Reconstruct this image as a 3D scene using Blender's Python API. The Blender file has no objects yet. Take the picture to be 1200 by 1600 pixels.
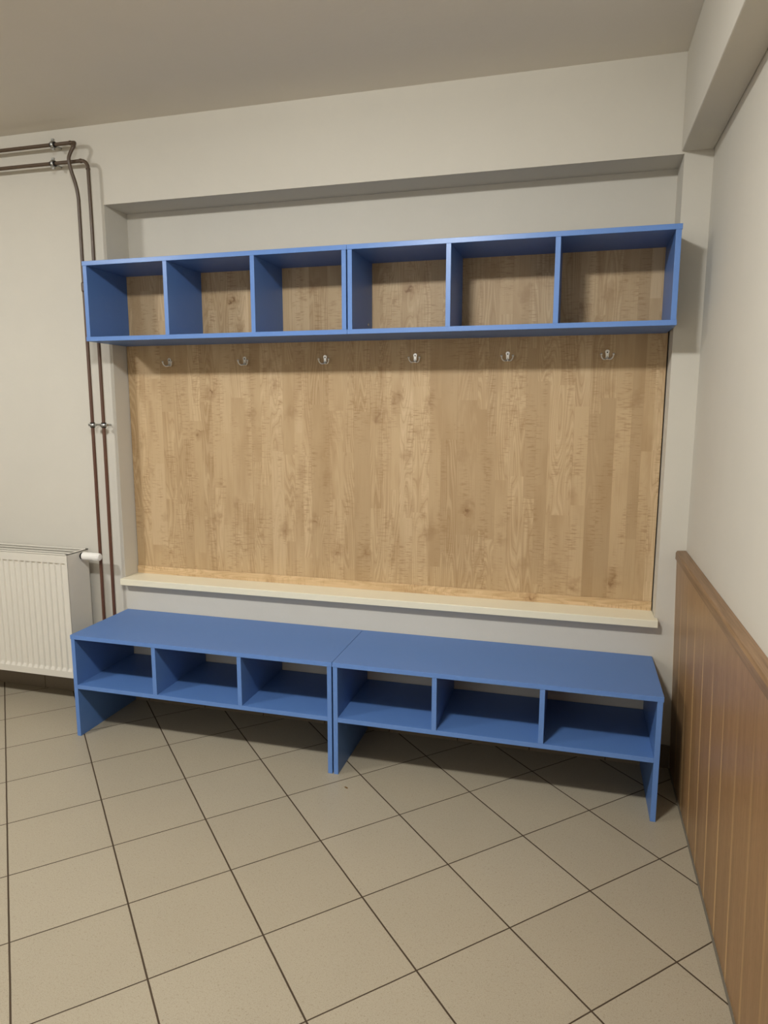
import bpy, bmesh, math, random
from mathutils import Vector, Matrix
random.seed(7)
C = bpy.context.scene.collection
PI = math.pi

# ------------------------------------------------------------------ helpers
def lin(r, g, b):
    f = lambda v: (v/255/12.92) if v/255 <= .04045 else ((v/255+.055)/1.055)**2.4
    return (f(r), f(g), f(b), 1.0)

class NT:
    """tiny wrapper to write node expressions"""
    def __init__(s, name, rough=.5, spec=.5, metal=0.0):
        s.m = bpy.data.materials.new(name); s.m.use_nodes = True
        s.t = s.m.node_tree; s.b = s.t.nodes['Principled BSDF']
        s.b.inputs['Roughness'].default_value = rough
        s.b.inputs['Specular IOR Level'].default_value = spec
        s.b.inputs['Metallic'].default_value = metal
    def n(s, typ, **kw):
        nd = s.t.nodes.new(typ)
        for k, v in kw.items(): setattr(nd, k, v)
        return nd
    def put(s, inp, v):
        if isinstance(v, bpy.types.NodeSocket): s.t.links.new(v, inp)
        else: inp.default_value = v
    def M(s, op, a, b=0.0, c=0.0, clamp=False):
        nd = s.n('ShaderNodeMath', operation=op, use_clamp=clamp)
        s.put(nd.inputs[0], a); s.put(nd.inputs[1], b); s.put(nd.inputs[2], c)
        return nd.outputs[0]
    def pos(s):
        g = s.n('ShaderNodeNewGeometry'); x = s.n('ShaderNodeSeparateXYZ')
        s.t.links.new(g.outputs['Position'], x.inputs[0]); return x.outputs[0], x.outputs[1], x.outputs[2]
    def vec(s, x, y=0.0, z=0.0):
        nd = s.n('ShaderNodeCombineXYZ')
        for i, v in enumerate((x, y, z)): s.put(nd.inputs[i], v)
        return nd.outputs[0]
    def noise(s, v, scale=1.0, detail=2.0, rough=.5, dist=0.0):
        nd = s.n('ShaderNodeTexNoise'); s.t.links.new(v, nd.inputs['Vector'])
        nd.inputs['Scale'].default_value = scale; nd.inputs['Detail'].default_value = detail
        nd.inputs['Roughness'].default_value = rough; nd.inputs['Distortion'].default_value = dist
        return nd.outputs[0]
    def white(s, v):
        nd = s.n('ShaderNodeTexWhiteNoise', noise_dimensions='3D'); s.t.links.new(v, nd.inputs['Vector'])
        return nd.outputs['Value']
    def ramp(s, f, stops, interp='LINEAR'):
        nd = s.n('ShaderNodeValToRGB'); nd.color_ramp.interpolation = interp
        e = nd.color_ramp.elements
        while len(e) < len(stops): e.new(.5)
        for el, (p, c) in zip(e, stops):
            el.position = p; el.color = c if len(c) == 4 else (*c, 1)
        s.put(nd.inputs[0], f); return nd.outputs[0]
    def sm(s, v, a, b, lo=0.0, hi=1.0):
        nd = s.n('ShaderNodeMapRange', interpolation_type='SMOOTHSTEP')
        s.put(nd.inputs[0], v)
        for i, q in enumerate((a, b, lo, hi)): nd.inputs[i+1].default_value = q
        return nd.outputs[0]
    def mix(s, f, a, b, mode='MIX'):
        nd = s.n('ShaderNodeMix', data_type='RGBA', blend_type=mode)
        s.put(nd.inputs[0], f); s.put(nd.inputs[6], a); s.put(nd.inputs[7], b)
        return nd.outputs[2]
    def bump(s, h, strength=.3, dist=.001):
        nd = s.n('ShaderNodeBump'); nd.inputs['Strength'].default_value = strength
        nd.inputs['Distance'].default_value = dist
        s.t.links.new(h, nd.inputs['Height']); s.t.links.new(nd.outputs[0], s.b.inputs['Normal'])
    def color(s, c): s.put(s.b.inputs['Base Color'], c)

def xyz(T):
    return T.pos()

# ------------------------------------------------------------------ materials
def mat_plaster(name, col, amount=.05, bump=.25):
    T = NT(name, .85, .25)
    x, y, z = T.pos(); v = T.vec(x, y, z)
    big = T.noise(v, 1.7, 3); fine = T.noise(v, 55, 3, .6); mid = T.noise(v, 9, 3)
    k = T.M('ADD', T.M('MULTIPLY', big, .6), T.M('MULTIPLY', mid, .4))
    T.color(T.mix(k, tuple(c*(1-amount) for c in col[:3])+(1,), tuple(min(1, c*(1+amount)) for c in col[:3])+(1,)))
    T.bump(T.M('ADD', fine, T.M('MULTIPLY', mid, 2.0)), bump, .0016)
    return T.m

def mat_simple(name, col, rough=.5, spec=.5, metal=0.0, var=.03, scale=30, bump=0.0):
    T = NT(name, rough, spec, metal)
    x, y, z = T.pos(); n = T.noise(T.vec(x, y, z), scale, 3)
    T.color(T.mix(n, tuple(c*(1-var) for c in col[:3])+(1,), tuple(min(1, c*(1+var)) for c in col[:3])+(1,)))
    if bump: T.bump(n, bump, .0005)
    return T.m

TH, TX, TY, TS = 0.7737, -0.8514, -0.8157, 0.30
def mat_floor():
    T = NT('glazed floor tiles', .42, .45)
    x, y, z = T.pos()
    dx, dy = T.M('SUBTRACT', x, TX), T.M('SUBTRACT', y, TY)
    c, s_ = math.cos(TH), math.sin(TH)
    u = T.M('DIVIDE', T.M('ADD', T.M('MULTIPLY', dx, c), T.M('MULTIPLY', dy, s_)), TS)
    v = T.M('DIVIDE', T.M('SUBTRACT', T.M('MULTIPLY', dy, c), T.M('MULTIPLY', dx, s_)), TS)
    def edge(q, w):
        f = T.M('FRACT', T.M('ADD', q, 50.5)); d = T.M('MULTIPLY', T.M('ABSOLUTE', T.M('SUBTRACT', f, .5)), TS)
        return T.sm(d, w*.75, w*1.25, 1, 0)
    wob = T.M('MULTIPLY', T.M('SUBTRACT', T.noise(T.vec(x, y, z), 12, 2), .5), .004)
    g = T.M('MAXIMUM', edge(T.M('ADD', u, wob), .0024), edge(T.M('ADD', v, wob), .0019))
    iu, iv = T.M('FLOOR', u), T.M('FLOOR', v)
    r = T.white(T.vec(iu, iv, 3.0))
    P = T.vec(x, y, z)
    big = T.noise(P, 5, 3); sp = T.noise(P, 420, 2, .7); sp2 = T.noise(P, 170, 3, .7)
    base = T.mix(T.M('MULTIPLY', T.M('ADD', r, big), .5), lin(160, 149, 128), lin(170, 159, 138))
    base = T.mix(T.sm(sp2, .56, .72), base, lin(140, 127, 106))
    base = T.mix(T.M('MULTIPLY', T.sm(sp, .55, .68), .6), base, lin(120, 106, 86))
    base = T.mix(T.M('MULTIPLY', T.sm(sp, .42, .30), .45), base, lin(190, 180, 160))
    T.color(T.mix(g, base, lin(64, 49, 31)))
    T.put(T.b.inputs['Roughness'], T.M('ADD', .40, T.M('MULTIPLY', g, .4)))
    T.bump(T.M('ADD', T.M('MULTIPLY', g, -1.0), T.M('MULTIPLY', sp2, .12)), .5, .0015)
    return T.m

def mat_maple(name, horiz=False, gain=1.0):
    """light knotty maple laminate printed as narrow vertical staves"""
    T = NT(name, .5, .35)
    x, y, z = T.pos()
    if horiz: x, z = T.M('ADD', z, 5.0), x
    else: x = T.M('ADD', x, 0.0)
    W = .056
    xw = T.M('ADD', x, T.M('ADD', T.M('MULTIPLY', T.M('SINE', T.M('MULTIPLY', x, 31.0)), .012), T.M('MULTIPLY', T.M('SINE', T.M('MULTIPLY', x, 13.3)), .016)))
    cu = T.M('DIVIDE', xw, W); col = T.M('FLOOR', cu); fr = T.M('FRACT', cu)
    rc = T.white(T.vec(col, 1.3, 0.0)); rc2 = T.white(T.vec(col, 7.7, 2.0))
    seg = T.M('FLOOR', T.M('ADD', T.M('MULTIPLY', z, T.M('ADD', 1.1, T.M('MULTIPLY', rc2, 1.6))), T.M('MULTIPLY', rc, 11.0)))
    rs = T.white(T.vec(col, seg, 5.0)); rs2 = T.white(T.vec(col, seg, 9.0))
    tone = T.M('ADD', T.M('MULTIPLY', rc, .62), T.M('MULTIPLY', rs, .38))
    base = T.ramp(tone, [(0, lin(176, 148, 110)), (.35, lin(185, 157, 118)), (.7, lin(193, 165, 126)), (1, lin(200, 173, 135))])
    # slow tonal drift inside a stave
    drift = T.noise(T.vec(T.M('ADD', T.M('MULTIPLY', x, 11.0), T.M('MULTIPLY', rs, 40.0)), rs2, T.M('MULTIPLY', z, 2.6)), 1, 3)
    base = T.mix(T.M('MULTIPLY', T.sm(drift, .42, .7), .55), base, lin(163, 132, 92))
    # cathedral rings: contour lines of a stretched noise
    cn = T.noise(T.vec(T.M('ADD', T.M('MULTIPLY', x, 15.0), T.M('MULTIPLY', rs, 60.0)), T.M('MULTIPLY', rc, 20.0), T.M('MULTIPLY', z, 1.5)), 1, 1.5, .4, .25)
    ring = T.M('ABSOLUTE', T.M('SINE', T.M('MULTIPLY', cn, 62.0)))
    ringm = T.M('MULTIPLY', T.M('MULTIPLY', T.sm(ring, .35, 0.0), T.sm(rs2, .35, .6)), .42)
    base = T.mix(ringm, base, lin(158, 124, 84))
    lite = T.M('MULTIPLY', T.M('MULTIPLY', T.sm(ring, .75, 1.0), T.sm(rs2, .35, .6)), .25)
    base = T.mix(lite, base, lin(221, 194, 155))
    # straight fibre
    fib = T.noise(T.vec(T.M('MULTIPLY', x, 260.0), 0.0, T.M('MULTIPLY', z, 5.0)), 1, 3, .6)
    base = T.mix(T.M('MULTIPLY', T.sm(fib, .5, .75), .38), base, lin(160, 128, 88))
    # curly cross figure
    rip = T.noise(T.vec(T.M('ADD', T.M('MULTIPLY', x, 22.0), T.M('MULTIPLY', rs, 9.0)), 0.0, T.M('MULTIPLY', z, 190.0)), 1, 2, .5, .3)
    ripm = T.noise(T.vec(T.M('MULTIPLY', x, 16.0), 4.0, T.M('MULTIPLY', z, 3.2)), 1, 2)
    base = T.mix(T.M('MULTIPLY', T.M('MULTIPLY', T.sm(rip, .5, .66), T.sm(ripm, .45, .6)), .6), base, lin(150, 117, 78))
    # knots
    vn = T.n('ShaderNodeTexVoronoi', feature='F1'); vn.inputs['Scale'].default_value = 1.0
    vn.inputs['Randomness'].default_value = .9
    wx = T.M('MULTIPLY', T.M('SUBTRACT', T.noise(T.vec(x, y, z), 30, 2), .5), .9)
    T.t.links.new(T.vec(T.M('ADD', T.M('MULTIPLY', x, 10.0), wx), 0.0, T.M('ADD', T.M('MULTIPLY', z, 8.5), wx)), vn.inputs['Vector'])
    rk = T.white(vn.outputs['Position'])
    kd = vn.outputs['Distance']
    halo = T.M('MULTIPLY', T.M('MULTIPLY', T.sm(kd, .42, .0), T.sm(rk, .35, .7)), .6)
    base = T.mix(halo, base, lin(145, 111, 72))
    core = T.M('MULTIPLY', T.M('MULTIPLY', T.sm(kd, .14, .04), T.sm(rk, .5, .8)), .75)
    base = T.mix(core, base, lin(122, 88, 54))
    # stave joints
    j = T.M('MULTIPLY', T.sm(T.M('MULTIPLY', T.M('ABSOLUTE', T.M('SUBTRACT', fr, .5)), 1.0), .485, .5), .35)
    base = T.mix(j, base, lin(150, 118, 80))
    if gain != 1.0: base = T.mix(1.0, base, (gain, gain, gain, 1), 'MULTIPLY')
    T.color(base)
    return T.m

def mat_wainscot():
    T = NT('stained wood wainscot boards', .38, .45)
    x, y, z = T.pos()
    q = T.M('DIVIDE', T.M('ADD', y, 6.0-.0485), .1512)
    fr = T.M('FRACT', T.M('ADD', q, .5)); col = T.M('FLOOR', T.M('ADD', q, .5))
    d = T.M('MULTIPLY', T.M('ABSOLUTE', T.M('SUBTRACT', fr, .5)), .1512*1.0)
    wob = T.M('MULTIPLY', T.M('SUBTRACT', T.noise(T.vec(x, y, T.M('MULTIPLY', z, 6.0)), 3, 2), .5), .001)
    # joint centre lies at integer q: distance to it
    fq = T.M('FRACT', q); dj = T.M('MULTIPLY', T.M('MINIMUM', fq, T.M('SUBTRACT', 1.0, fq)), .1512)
    r = T.white(T.vec(T.M('FLOOR', q), 2.0, 0.0))
    fib = T.noise(T.vec(x, T.M('MULTIPLY', y, 130.0), T.M('MULTIPLY', z, 3.5)), 1, 4, .65)
    fleck = T.noise(T.vec(x, T.M('MULTIPLY', y, 300.0), T.M('MULTIPLY', z, 28.0)), 1, 2, .6)
    med = T.noise(T.vec(x, T.M('MULTIPLY', y, 16.0), T.M('MULTIPLY', z, .8)), 1, 3)
    base = T.ramp(T.M('ADD', T.M('MULTIPLY', fib, .6), T.M('MULTIPLY', med, .4)),
                  [(.25, lin(130, 98, 62)), (.5, lin(150, 115, 77)), (.75, lin(170, 134, 93))])
    base = T.mix(T.M('MULTIPLY', T.sm(fleck, .52, .72), .45), base, lin(104, 72, 42))
    base = T.mix(T.M('MULTIPLY', T.M('SUBTRACT', r, .5), .12), base, lin(170, 130, 90))
    glint_fade = T.M('MULTIPLY', T.sm(z, .80, .58), T.sm(T.M('ADD', y, T.M('MULTIPLY', z, -.6)), -1.05, -.55, .3, 1.0))  # painted glint fades upward and towards the viewer
    joint_glint = T.M('MULTIPLY', T.M('MULTIPLY', T.sm(T.M('ADD', dj, wob), .0085, .0055), .72), glint_fade)  # board joints drawn lighter: glint of light on the grooves painted into the colour
    T.color(T.mix(joint_glint, base, lin(214, 176, 120)))
    T.bump(T.M('ADD', T.M('MULTIPLY', fib, .4), T.M('MULTIPLY', joint_glint, -.6)), .3, .001)
    return T.m

def mat_caprail():
    T = NT('dark stained cap rail wood', .45, .4)
    x, y, z = T.pos()
    fib = T.noise(T.vec(T.M('MULTIPLY', x, 130.0), T.M('MULTIPLY', y, 5.0), T.M('MULTIPLY', z, 130.0)), 1, 4, .6)
    T.color(T.ramp(fib, [(.3, lin(112, 86, 60)), (.7, lin(148, 118, 88))]))
    return T.m

BLUE = lin(76, 112, 190)
def mat_blue():
    T = NT('blue melamine board', .42, .4)
    x, y, z = T.pos(); P = T.vec(x, y, z)
    n = T.noise(P, 3, 2); f = T.noise(P, 600, 2)
    T.color(T.mix(n, lin(80, 115, 170), lin(86, 121, 176)))
    return T.m

MP_WALL = mat_plaster('matt white wall paint', lin(206, 200, 187))
MP_CEIL = mat_plaster('ceiling paint', lin(226, 219, 207), .03)
def mat_bounce_band():  # brown lower band added on the unseen walls to cut light bounce under the benches
    T_ = NT('wall paint above an added bounce-cutting brown band', .6, .3)
    x, y, z = T_.pos(); n = T_.noise(T_.vec(x, y, z), 9, 3)
    T_.color(T_.mix(T_.M('GREATER_THAN', z, .87), T_.mix(n, lin(96, 68, 42), lin(112, 80, 50)), T_.mix(n, lin(202, 196, 183), lin(209, 203, 190))))
    return T_.m
MP_BOUNCE_BAND = mat_bounce_band()
M_FLOOR = mat_floor()
M_MAPLE = mat_maple('knotty maple laminate')
M_MAPLEH = mat_maple('maple laminate strip', True, 1.22)
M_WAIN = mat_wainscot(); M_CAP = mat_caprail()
M_BLUE = mat_blue()
M_BLUE_EDGE = mat_simple('blue board edging', lin(96, 134, 196), .35, .5, var=.02)
M_SILL = mat_simple('cream lacquered sill', lin(236, 228, 202), .35, .5, var=.015, scale=8)
M_RAD = mat_simple('white radiator enamel', lin(219, 213, 200), .35, .5, var=.01)
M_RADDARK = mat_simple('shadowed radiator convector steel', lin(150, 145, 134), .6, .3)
def mat_pipe():
    T_ = NT('brown painted steel pipe', .38, .5)
    x, y, z = T_.pos(); n = T_.noise(T_.vec(x, y, z), 18, 3)
    a = T_.mix(n, lin(78, 62, 47), lin(90, 72, 55)); b = T_.mix(n, lin(88, 56, 42), lin(98, 64, 49))
    T_.color(T_.mix(T_.sm(z, 2.3, .9), a, b))
    return T_.m
M_PIPE = mat_pipe()
M_ZINC = mat_simple('galvanised clamp steel', lin(176, 176, 172), .3, .5, .9)
M_RUBBER = mat_simple('black rubber liner', lin(28, 26, 25), .7, .3)
M_CHROME = mat_simple('nickel plated hook', lin(226, 223, 216), .28, .5, .7)
M_KNOB = mat_simple('white thermostat plastic', lin(236, 232, 224), .4, .5, var=.01)
M_SKIRT = mat_simple('skirting tile glaze', lin(122, 110, 92), .45, .45, var=.08, scale=160)
M_GROUT = mat_simple('dark grout', lin(70, 58, 42), .9, .2)
M_CRUMB = mat_simple('dry leaf crumb', lin(112, 82, 44), .8, .2)
M_DARKGAP = mat_simple('dark board edge', lin(50, 44, 38), .8, .1)

# ------------------------------------------------------------------ mesh builders (world coordinates)
def add_box(bm, x0, x1, y0, y1, z0, z1):
    vs = [bm.verts.new((x, y, z)) for x in (x0, x1) for y in (y0, y1) for z in (z0, z1)]
    for f in ((0, 1, 3, 2), (4, 6, 7, 5), (0, 4, 5, 1), (2, 3, 7, 6), (0, 2, 6, 4), (1, 5, 7, 3)):
        bm.faces.new([vs[i] for i in f])

def add_prism(bm, pts, axis, a, b):
    """extrude a 2D outline along an axis"""
    def P(u, v, w):
        return {'x': (w, u, v), 'y': (u, w, v), 'z': (u, v, w)}[axis]
    lo = [bm.verts.new(P(u, v, a)) for u, v in pts]; hi = [bm.verts.new(P(u, v, b)) for u, v in pts]
    n = len(pts)
    bm.faces.new(lo); bm.faces.new(hi[::-1])
    for i in range(n): bm.faces.new((lo[i], hi[i], hi[(i+1) % n], lo[(i+1) % n]))

def smooth_path(pts, sub=6):
    out = []
    P = [Vector(p) for p in pts]; P = [P[0]*2-P[1]] + P + [P[-1]*2-P[-2]]
    for i in range(1, len(P)-2):
        for k in range(sub):
            t = k/sub; a, b, c, d = P[i-1:i+3]
            out.append(.5*((2*b)+(c-a)*t+(2*a-5*b+4*c-d)*t*t+(3*b-a-3*c+d)*t*t*t))
    out.append(P[-2]); return out

def add_tube(bm, pts, r, seg=14, cap=True):
    pts = [Vector(p) for p in pts]; n = len(pts)
    rr = r if isinstance(r, (list, tuple)) else [r]*n
    rings = []; up = None
    for i, p in enumerate(pts):
        t = (pts[min(i+1, n-1)]-pts[max(i-1, 0)]).normalized()
        if up is None:
            up = Vector((0, 0, 1)) if abs(t.z) < .9 else Vector((1, 0, 0))
        a = (up-t*up.dot(t)).normalized(); b = t.cross(a); up = a
        rings.append([bm.verts.new(p+(a*math.cos(2*PI*k/seg)+b*math.sin(2*PI*k/seg))*rr[i]) for k in range(seg)])
    for i in range(n-1):
        for k in range(seg):
            bm.faces.new((rings[i][k], rings[i][(k+1) % seg], rings[i+1][(k+1) % seg], rings[i+1][k]))
    if cap: bm.faces.new(rings[0][::-1]); bm.faces.new(rings[-1])

def add_torus(bm, c, axis, R, r, seg=24, s2=8, flat=1.0):
    c = Vector(c); A = Vector(axis).normalized()
    u = A.orthogonal().normalized(); v = A.cross(u); rings = []
    for i in range(seg):
        t = 2*PI*i/seg; d = u*math.cos(t)+v*math.sin(t)
        rings.append([bm.verts.new(c+d*(R+r*math.cos(2*PI*k/s2))+A*(r*flat*math.sin(2*PI*k/s2))) for k in range(s2)])
    for i in range(seg):
        for k in range(s2):
            bm.faces.new((rings[i][k], rings[(i+1) % seg][k], rings[(i+1) % seg][(k+1) % s2], rings[i][(k+1) % s2]))

def BM(): return bmesh.new()
def origin_of(o):
    return o.location.copy() if o is not None else Vector((0, 0, 0))

def obj(name, bm, mat, parent=None, loc=None, bevel=0.0, smooth=False, segs=2, mats=None):
    """link bm as ONE mesh object; its vertices were written in world coordinates"""
    bmesh.ops.recalc_face_normals(bm, faces=bm.faces[:])
    off = Vector((0, 0, 0)); q = parent
    while q is not None: off += q.location; q = q.parent
    if parent is None and loc is not None: off = Vector(loc)
    bmesh.ops.translate(bm, verts=bm.verts[:], vec=-off)
    me = bpy.data.meshes.new(name); bm.to_mesh(me); bm.free()
    me.materials.append(mat)
    for m in (mats or []): me.materials.append(m)
    o = bpy.data.objects.new(name, me); C.objects.link(o)
    if parent is not None: o.parent = parent
    elif loc is not None: o.location = loc
    if smooth:
        for p in me.polygons: p.use_smooth = True
    if bevel:
        b = o.modifiers.new('edge', 'BEVEL'); b.width = bevel; b.segments = segs; b.limit_method = 'ANGLE'
    return o

def thing(name, label, cat, loc, group=None):
    o = bpy.data.objects.new(name, None); C.objects.link(o); o.location = loc
    o.empty_display_size = .05
    o['label'] = label; o['category'] = cat
    if group: o['group'] = group
    return o

def struct(name, bm, mat, **kw):
    o = obj(name, bm, mat, **kw); o['kind'] = 'structure'; return o

def box(x0, x1, y0, y1, z0, z1):
    bm = BM(); add_box(bm, x0, x1, y0, y1, z0, z1); return bm

# ------------------------------------------------------------------ room shell
XL, XR, YF, W, ZC = -4.4, 1.173, -4.2, .40, 2.607
NX0, NX1, NY, NZ0, NZ1 = -1.2765, 1.0785, .56, .577, 2.279     # the recess of the old window
struct('floor', box(XL-.1, XR+.1, YF-.1, NY+.1, -.08, 0), M_FLOOR)
struct('ceiling', box(XL-.1, XR+.1, YF-.1, NY+.1, ZC, ZC+.08), MP_CEIL)
bm = BM()
B = W+.26
add_box(bm, XL-.1, NX0, W, B, 0, ZC); add_box(bm, NX1, XR+.1, W, B, 0, ZC)
add_box(bm, NX0, NX1, W, B, 0, NZ0); add_box(bm, NX0, NX1, W, B, NZ1, ZC)
add_box(bm, NX0, NX1, NY, B, NZ0, NZ1)
# weld into one shell
bmesh.ops.remove_doubles(bm, verts=bm.verts[:], dist=1e-5)
struct('wall_back', bm, MP_WALL)
struct('wall_right', box(XR, XR+.1, YF-.1, W, 0, ZC), MP_WALL)
struct('wall_left', box(XL-.1, XL, YF-.1, W, 0, ZC), MP_BOUNCE_BAND)
struct('wall_front', box(XL, XR, YF-.1, YF, 0, ZC), MP_BOUNCE_BAND)
struct('trim_1', box(1.0685, XR, YF, W, 2.286, ZC), MP_WALL, bevel=.004)      # boxed beam along the right wall

# tiled skirting along the back wall: tiles with dark joints
bm = BM()
x = -1.7765-.3*8
while x < 1.155:
    a, b = max(x+.0015, XL), min(x+.3-.0015, 1.1625)
    if b > a: add_box(bm, a, b, .391, W, 0.0, .094)
    x += .3
sk = struct('baseboard_back', bm, M_SKIRT, bevel=.001)
obj('grout_line', box(XL, 1.1620, .3935, W, 0.0, .092), M_GROUT, sk)

# ------------------------------------------------------------------ old window sill in the recess
bm = BM()
z0, z1 = .577, .6065
outline = [(-1.2795, .362), (1.0865, .362), (1.0865, .3995), (1.0775, .3995), (1.0775, .559), (-1.2755, .559), (-1.2755, .3995), (-1.2795, .3995)]
add_prism(bm, outline, 'z', z0, z1)
o = obj('window_sill', bm, M_SILL, loc=(-.1, .40, z0), bevel=.007, segs=4)
o['label'] = 'long cream window sill under the wood-look back panel'; o['category'] = 'sill'

# ------------------------------------------------------------------ wood-look back panel
pz0, pz1 = .6065, 2.03
t = thing('back_panel', 'large knotty light-wood panel lining the wall recess behind the coat hooks', 'wall panel', (-.1, .51, pz0))
obj('board', box(-1.2735, 1.0735, .50, .518, pz0, pz1), M_MAPLE, t, bevel=.0006)
obj('bottom_strip', box(-1.2735, 1.0735, .493, .4995, pz0, .6435), M_MAPLEH, t, bevel=.0008)
for xx in (-1.15, -.1, .95):
    obj('batten', box(xx-.02, xx+.02, .518, NY-.0006, pz0, pz1-.03), M_MAPLEH, t)

# ------------------------------------------------------------------ wainscot on the right wall
t = thing('wainscot_panel', 'brown stained wood wainscot boards with cap rail on the right wall', 'wainscot', (1.16, -1.9, 0))
bm = BM()
add_prism(bm, [(1.1725, 0), (1.166, 0), (1.1415, .842), (1.1725, .842)], 'y', -4.19, .3995)
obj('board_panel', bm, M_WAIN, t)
bm = BM()
add_prism(bm, [(1.1725, .842), (1.1365, .842), (1.1365, .866), (1.141, .874), (1.1725, .876)], 'y', -4.19, .3993)
obj('cap_rail', bm, M_CAP, t, bevel=.0015)

struct('trim_2', box(1.1605, 1.1665, -4.19, .3905, 0, .0025), mat_simple('grey joint filler', lin(112, 105, 92), .8, .2))

# ------------------------------------------------------------------ blue shelving
T = .018
def board(name, x0, x1, y0, y1, z0, z1, parent, front='y', label=None):
    """melamine board; the front face carries the brighter edging"""
    bm = box(x0, x1, y0, y1, z0, z1)
    bm.normal_update()
    bmesh.ops.recalc_face_normals(bm, faces=bm.faces[:])
    for f in bm.faces:
        if f.normal.y < -.9: f.material_index = 1
    return obj(name, bm, M_BLUE, parent, bevel=.0007, mats=[M_BLUE_EDGE])

def bench(x0, x1, divs, label):
    H, D = .4525, .3965
    t = thing('shoe_bench', label, 'bench', ((x0+x1)/2, D/2, 0), 'blue shoe benches below the window sill')
    board('seat_top', x0, x1, 0, D, H-T, H, t)
    i = .0022
    board('side_panel', x0+i, x0+i+T, .0012, D-.001, 0, H-T, t)
    board('side_panel', x1-i-T, x1-i, .0012, D-.001, 0, H-T, t)
    board('shelf_board', x0+i+T, x1-i-T, .0015, D-.002, .2324-T, .2324, t)
    for d in divs: board('divider', d-T/2, d+T/2, .0015, D-.002, .2324, H-T, t)
    return t
bench(-1.2703, -.0983, (-.8725, -.4872), 'blue shoe bench with three cubbies standing next to the white radiator')
bench(-.0969, 1.0758, (.2963, .6802), 'blue shoe bench with three cubbies standing beside the brown wainscot')

def cubby(x0, x1, divs, label, screw=False):
    y0, y1, z0, z1 = .2271, .4995, 1.682, 2.0092
    t = thing('wall_shelf', label, 'shelf', ((x0+x1)/2, (y0+y1)/2, z0), 'blue three-cubby wall shelves')
    i = .0022
    board('top_board', x0, x1, y0, y1, z1-T, z1, t)
    board('bottom_board', x0, x1, y0, y1, z0, z0+T, t)
    s = board('side_panel', x0+i, x0+i+T, y0+.001, y1, z0+T, z1-T, t)
    board('side_panel', x1-i-T, x1-i, y0+.001, y1, z0+T, z1-T, t)
    for d in divs: board('divider', d-T/2, d+T/2, y0+.001, y1, z0+T, z1-T, t)
    if screw:
        bm = BM(); add_tube(bm, [(x0+i+T-.001, .437, 1.7395), (x0+i+T+.003, .437, 1.7395)], .006)
        bmesh.ops.recalc_face_normals(bm, faces=bm.faces[:])
        obj('connector_screw', bm, M_ZINC, t)
    return t
cubby(-1.2745, -.1045, (-.8824, -.4944), 'blue three-cubby wall shelf whose end covers the brown pipes')
cubby(-.1037, 1.0672, (.2844, .6686), 'blue three-cubby wall shelf with its end close to the wainscoted wall', True)

# ------------------------------------------------------------------ coat hooks
def make_hook():
    t = thing('coat_hook', '', 'hook', (0, 0, 0), 'coat hooks under the wall shelves')
    bm = BM()
    out = []
    for k in range(13):                                   # rounded head
        a = PI*k/12; out.append((.0082*math.cos(a), .012+.0082*math.sin(a)))
    out += [(-.0060, .004), (-.0055, -.010), (-.0092, -.018), (.0092, -.018), (.0055, -.010), (.0060, .004)]
    add_prism(bm, out, 'y', -.003, 0)
    obj('mounting_plate', bm, M_CHROME, t, bevel=.0006)
    for s in (-1, 1):
        bm = BM()
        pts = smooth_path([(s*.003, -.0025, -.012), (s*.008, -.009, -.0165), (s*.015, -.015, -.0155), (s*.0205, -.019, -.009), (s*.0225, -.021, -.001)], 5)
        n = len(pts); add_tube(bm, pts, [.0034-.0009*i/n for i in range(n)], 10)
        bmesh.ops.create_uvsphere(bm, u_segments=14, v_segments=8, radius=.0048, matrix=Matrix.Translation((s*.0225, -.021, .002)))
        obj('prong', bm, M_CHROME, t, smooth=True)
    for zz in (.0100, -.0065):
        bm = BM(); add_tube(bm, [(0, -.0026, zz), (0, -.0042, zz), (0, -.0048, zz)], [.0026, .0026, .0015], 12)
        obj('screw', bm, M_RUBBER if zz > 0 else M_ZINC, t)
    return t
def dup(root, loc):
    r = root.copy(); C.objects.link(r); r.location = loc
    for ch in list(root.children):
        c = ch.copy(); C.objects.link(c); c.parent = r
    return r
hk = make_hook()
hooks = (-1.0508, -.6725, -.2938, .1017, .4802, .8589)
HL = ['small double coat hook nearest the brown heating pipes',
      'small double coat hook, second from the brown heating pipes',
      'small double coat hook just to the pipe side of the shelf joint',
      'small double coat hook just to the wainscot side of the shelf joint',
      'small shiny double coat hook, second from the wainscoted wall',
      'small double coat hook nearest the wainscoted wall']
for i, x in enumerate(hooks):
    L = (x, .4998, 1.606)
    h = hk if i == 0 else dup(hk, L)
    h.location = L; h['label'] = HL[i]; h['category'] = 'hook'

# ------------------------------------------------------------------ radiator
RX0, RX1, RY0, RY1, RZ0, RZ1 = -2.35, -1.447, .222, .364, .148, .742
t = thing('radiator', 'white ribbed panel radiator with thermostat knob next to the pipes', 'radiator', ((RX0+RX1)/2, .29, RZ0))
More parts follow.
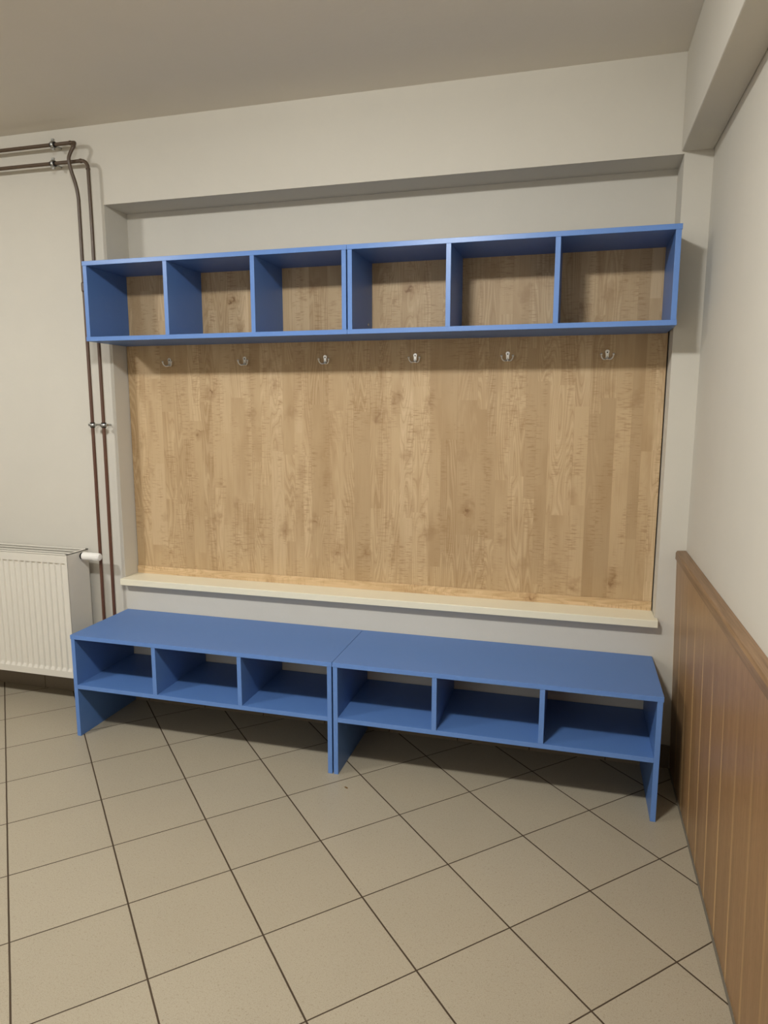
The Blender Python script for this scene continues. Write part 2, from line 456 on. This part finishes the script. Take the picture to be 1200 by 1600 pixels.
# front panel with pressed channels (height field)
bm = BM()
pitch = .0322; cx0 = -1.4755
fx0, fx1 = RX0+.004, RX1-.004
def depth_x(x):
    q = (x-cx0)/pitch; f = q-math.floor(q+.5)
    d = abs(f)*pitch
    return 1 - min(1, max(0, (d-.0085)/.004))
def depth_z(z):
    a = min(1, max(0, (.699-z)/.0008)); b = min(1, max(0, (z-.180)/.016))
    return min(a, b)
xs = []
k = math.floor((fx0-cx0)/pitch)
xx = cx0+pitch*k
while xx < fx1:
    for d in (-.0135, -.0125, -.0085, 0, .0085, .0125): 
        v = xx+d
        if fx0+.012 < v < fx1-.008: xs.append(v)
    xx += pitch
xs = [fx0]+sorted(xs)+[fx1]
zs = [RZ0+.002, .170, .180, .184, .188, .192, .196, .205, .3, .45, .6, .685, .6945, .6982, .699, .703, RZ1-.006]
G = []
for z in zs:
    row = []
    for x in xs:
        edge = 0 if (x in (fx0, fx1) or z in (zs[0], zs[-1])) else 1
        dd = depth_x(x)*depth_z(z)*edge
        if x > cx0+.016 or x < RX0+.02: dd = 0
        row.append(bm.verts.new((x, RY0+.0065*dd, z)))
    G.append(row)
for i in range(len(zs)-1):
    for j in range(len(xs)-1):
        bm.faces.new((G[i][j], G[i][j+1], G[i+1][j+1], G[i+1][j]))
# turned-back rim
for a, b in (((fx0, zs[0]), (fx1, zs[0])), ((fx0, zs[-1]), (fx1, zs[-1])), ((fx0, zs[0]), (fx0, zs[-1])), ((fx1, zs[0]), (fx1, zs[-1]))):
    v = [bm.verts.new((a[0], RY0, a[1])), bm.verts.new((b[0], RY0, b[1])), bm.verts.new((b[0], RY0+.016, b[1])), bm.verts.new((a[0], RY0+.016, a[1]))]
    bm.faces.new(v)
bmesh.ops.remove_doubles(bm, verts=bm.verts[:], dist=1e-6)
obj('front_panel', bm, M_RAD, t)
obj('back_plate', box(RX0+.004, RX1-.004, RY1-.012, RY1-.002, RZ0+.01, RZ1-.012), M_RAD, t)
obj('convector', box(RX0+.01, RX1-.012, RY0+.03, RY1-.02, RZ0+.02, RZ1-.03), M_RADDARK, t)
for xa, xb in ((RX1-.0025, RX1), (RX0, RX0+.0025)):
    bm = BM()
    add_box(bm, xa, xb, RY0-.0012, RY1, RZ0, RZ1)
    add_box(bm, xa-.004 if xa > -2 else xa, xb if xa > -2 else xb+.004, RY0-.0012, RY0+.001, RZ0, RZ1)
    obj('side_cover', bm, M_RAD, t, bevel=.0008)
bm = BM()
add_box(bm, RX0, RX1, RY0-.0012, RY0+.010, RZ1-.004, RZ1)
add_box(bm, RX0, RX1, RY1-.010, RY1, RZ1-.004, RZ1)
add_box(bm, RX0, RX1, RY0+.036, RY0+.044, RZ1-.004, RZ1)
add_box(bm, RX0, RX1, RY0+.088, RY0+.094, RZ1-.0045, RZ1-.001)
for xe in (RX1-.014, RX0): add_box(bm, xe, xe+.014, RY0, RY1, RZ1-.004, RZ1)
tg = obj('top_grille', bm, M_RAD, t)
bm = BM(); x = RX0+.02
while x < RX1-.016:
    add_box(bm, x, x+.0030, RY0+.01, RY1-.01, RZ1-.0075, RZ1-.0046); x += .0075
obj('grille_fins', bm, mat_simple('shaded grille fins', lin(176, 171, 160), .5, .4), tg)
for xx in (-1.62, -2.15):
    obj('wall_bracket', box(xx-.015, xx+.015, RY1-.004, W-.0006, .2, .66), M_ZINC, t)
# thermostat valve
kc = (0, .318, .7165)
bm = BM(); add_tube(bm, [(RX1-.002, kc[1], kc[2]), (RX1+.004, kc[1], kc[2]), (RX1+.013, kc[1], kc[2])], [.0158, .0158, .0145], 20)
obj('valve_collar', bm, M_RUBBER, t)
bm = BM(); X0 = RX1+.010
add_tube(bm, [(X0, kc[1], kc[2]), (X0+.001, kc[1], kc[2]), (X0+.038, kc[1], kc[2]-.0004), (X0+.086, kc[1], kc[2]-.0008), (X0+.091, kc[1], kc[2]-.001), (X0+.092, kc[1], kc[2]-.001)],
         [.0172, .0192, .0188, .0165, .0145, .0095], 28)
kn = obj('thermostat_head', bm, M_KNOB, t, bevel=.0005)
bm = BM()
for k in range(14):
    a = 2*PI*k/14
    p = Vector((0, math.cos(a), math.sin(a)))
    add_tube(bm, [Vector((X0+.058, kc[1], kc[2]-.0006))+p*.0179, Vector((X0+.087, kc[1], kc[2]-.0009))+p*.0165], .0012, 6)
obj('grip_rib', bm, M_KNOB, kn)
bm = BM(); add_tube(bm, [(X0+.0915, kc[1], kc[2]-.001), (X0+.0932, kc[1], kc[2]-.001)], .0062, 20)
obj('end_cap', bm, M_KNOB, kn, bevel=.0004)

# ------------------------------------------------------------------ heating pipes
R = .0076
def clamp_v(parent, x, y, z):
    bm = BM(); add_torus(bm, (x, y, z), (0, 0, 1), R+.0055, .0030, 28, 8, 2.2)
    add_box(bm, x-.020, x-.010, y-.004, y+.004, z-.006, z+.006)
    add_box(bm, x+.010, x+.020, y-.004, y+.004, z-.006, z+.006)
    add_tube(bm, [(x, y+.010, z), (x, W-.0006, z)], .004, 10)
    c = obj('pipe_clamp', bm, M_ZINC, parent, smooth=False)
    bm = BM(); add_tube(bm, [(x, y, z-.011), (x, y, z+.011)], R+.0035, 18)
    obj('rubber_liner', bm, M_RUBBER, c)
def clamp_h(parent, x, y, z):
    bm = BM(); add_torus(bm, (x, y, z), (1, 0, 0), R+.0055, .0030, 28, 8, 2.2)
    add_box(bm, x-.006, x+.006, y-.004, y+.004, z+.010, z+.024)
    add_box(bm, x-.006, x+.006, y-.004, y+.004, z-.022, z-.010)
    add_tube(bm, [(x, y+.010, z), (x, W-.0006, z)], .004, 10)
    c = obj('pipe_clamp', bm, M_ZINC, parent)
    bm = BM(); add_tube(bm, [(x-.012, y, z), (x+.012, y, z)], R+.0035, 18)
    obj('rubber_liner', bm, M_RUBBER, c)

PY = .35
t = thing('heating_pipe', 'upper brown heating pipe bending in front of the lower one', 'pipe', (-1.37, PY, 0), 'brown heating pipes')
bm = BM()
path = [(-4.3, PY, 2.5285), (-3, PY, 2.528), (-1.8, PY, 2.527), (-1.45, PY, 2.5262), (-1.395, PY, 2.5258), (-1.374, PY-.001, 2.525), (-1.3615, PY-.010, 2.519), (-1.3600, PY-.020, 2.502),
        (-1.3755, .325, 2.473), (-1.381, .322, 2.447), (-1.3775, .329, 2.405), (-1.3700, .342, 2.355), (-1.3665, .349, 2.305), (-1.3665, PY, 2.24), (-1.3675, PY, 1.9), (-1.3675, PY, 1.2), (-1.3705, PY, .5), (-1.371, PY, 0.0)]
add_tube(bm, smooth_path(path, 5), R, 16)
obj('pipe_run', bm, M_PIPE, t, smooth=True)
for seg in ([(-1.394, PY, 2.5258), (-1.387, PY, 2.5257)], [(-1.3605, PY-.0195, 2.508), (-1.3605, PY-.021, 2.500)]):
    bm = BM(); add_tube(bm, seg, R+.0018, 16); obj('weld_ring', bm, M_PIPE, t, smooth=True)
bm = BM(); add_tube(bm, [(-1.3675, PY, 1.905), (-1.3675, PY, 1.912), (-1.3675, PY, 1.943), (-1.3675, PY, 1.95)], [R, R+.003, R+.003, R], 16)
obj('coupling', bm, M_PIPE, t)
clamp_h(t, -1.4783, PY, 2.5265); clamp_v(t, -1.3675, PY, 1.3235)

t = thing('heating_pipe', 'lower brown heating pipe running down closest to the wall recess', 'pipe', (-1.31, PY, 0), 'brown heating pipes')
bm = BM()
path = [(-4.3, PY, 2.456), (-3, PY, 2.455), (-1.8, PY, 2.4525), (-1.45, PY, 2.4498), (-1.355, PY, 2.449)]
for k in range(7):
    a = PI/2*k/6; path.append((-1.340+.031*math.sin(a), PY, 2.418+.031*math.cos(a)))
path += [(-1.3087, PY, 2.36), (-1.3075, PY, 2.2), (-1.3085, PY, 1.9), (-1.3085, PY, 1.2), (-1.3115, PY, .5), (-1.312, PY, 0.0)]
add_tube(bm, smooth_path(path, 4), R, 16)
obj('pipe_run', bm, M_PIPE, t, smooth=True)
for seg in ([(-1.347, PY, 2.449), (-1.339, PY, 2.449)], [(-1.309, PY, 2.418), (-1.309, PY, 2.411)]):
    bm = BM(); add_tube(bm, seg, R+.0018, 16); obj('weld_ring', bm, M_PIPE, t, smooth=True)
clamp_h(t, -1.4835, PY, 2.4498); clamp_v(t, -1.3080, PY, 1.3235)

# ------------------------------------------------------------------ crumb on the floor
bm = BM()
add_prism(bm, [(-.025, -.076), (-.018, -.082), (-.009, -.084), (-.012, -.079), (-.019, -.075)], 'z', 0.0, .0022)
o = obj('dry_leaf_fragment', bm, M_CRUMB, loc=(-.017, -.079, 0))
o['label'] = 'tiny brown dry leaf fragment on the floor tiles before the bench joint'; o['category'] = 'debris'

# ------------------------------------------------------------------ light
def area(name, x, y, z, sx, sy, power, col):
    l = bpy.data.lights.new(name, 'AREA'); l.shape = 'RECTANGLE'; l.size = sx; l.size_y = sy
    l.energy = power; l.color = col
    o = bpy.data.objects.new(name, l); C.objects.link(o); o.location = (x, y, z)
    return o
WARM = (.965, .985, .985)
for lx, k in ((0.0, 1.0), (-2.25, .82)):
    area('ceiling_lamp_light', lx, -1.62, 2.545, .26, .14, 40*k, WARM)                       # underside of the lamp
    o = area('ceiling_lamp_light', lx, -1.545, 2.575, .26, .05, 11.8*k, WARM); o.rotation_euler = (PI/2, 0, 0)      # its sides
    o = area('ceiling_lamp_light', lx, -1.695, 2.575, .26, .05, 11.8*k, WARM); o.rotation_euler = (-PI/2, 0, 0)
o = area('rear_fill_light', -1.0, -4.15, 1.35, 2.2, 1.5, 15, WARM); o.rotation_euler = (PI/2, 0, 0)          # unseen fill light added behind the viewer to lift the shaded wood
w = bpy.data.worlds.new('room air'); bpy.context.scene.world = w; w.use_nodes = True
w.node_tree.nodes['Background'].inputs[0].default_value = (.9, .88, .85, 1)
w.node_tree.nodes['Background'].inputs[1].default_value = .05

# ------------------------------------------------------------------ camera
cd = bpy.data.cameras.new('camera'); cam = bpy.data.objects.new('camera', cd); C.objects.link(cam)
cam.location = (.7500, -2.3384, 1.4115); cam.rotation_euler = (1.4175, -.0013, .2689)
cd.sensor_fit = 'VERTICAL'; cd.sensor_height = 36; cd.sensor_width = 27; cd.lens = 1074.0133/1600*36
cd.clip_start = .02
bpy.context.scene.camera = cam
vs = bpy.context.scene.view_settings
vs.view_transform = 'Standard'; vs.look = 'None'; vs.exposure = 0.0; vs.gamma = 1.0
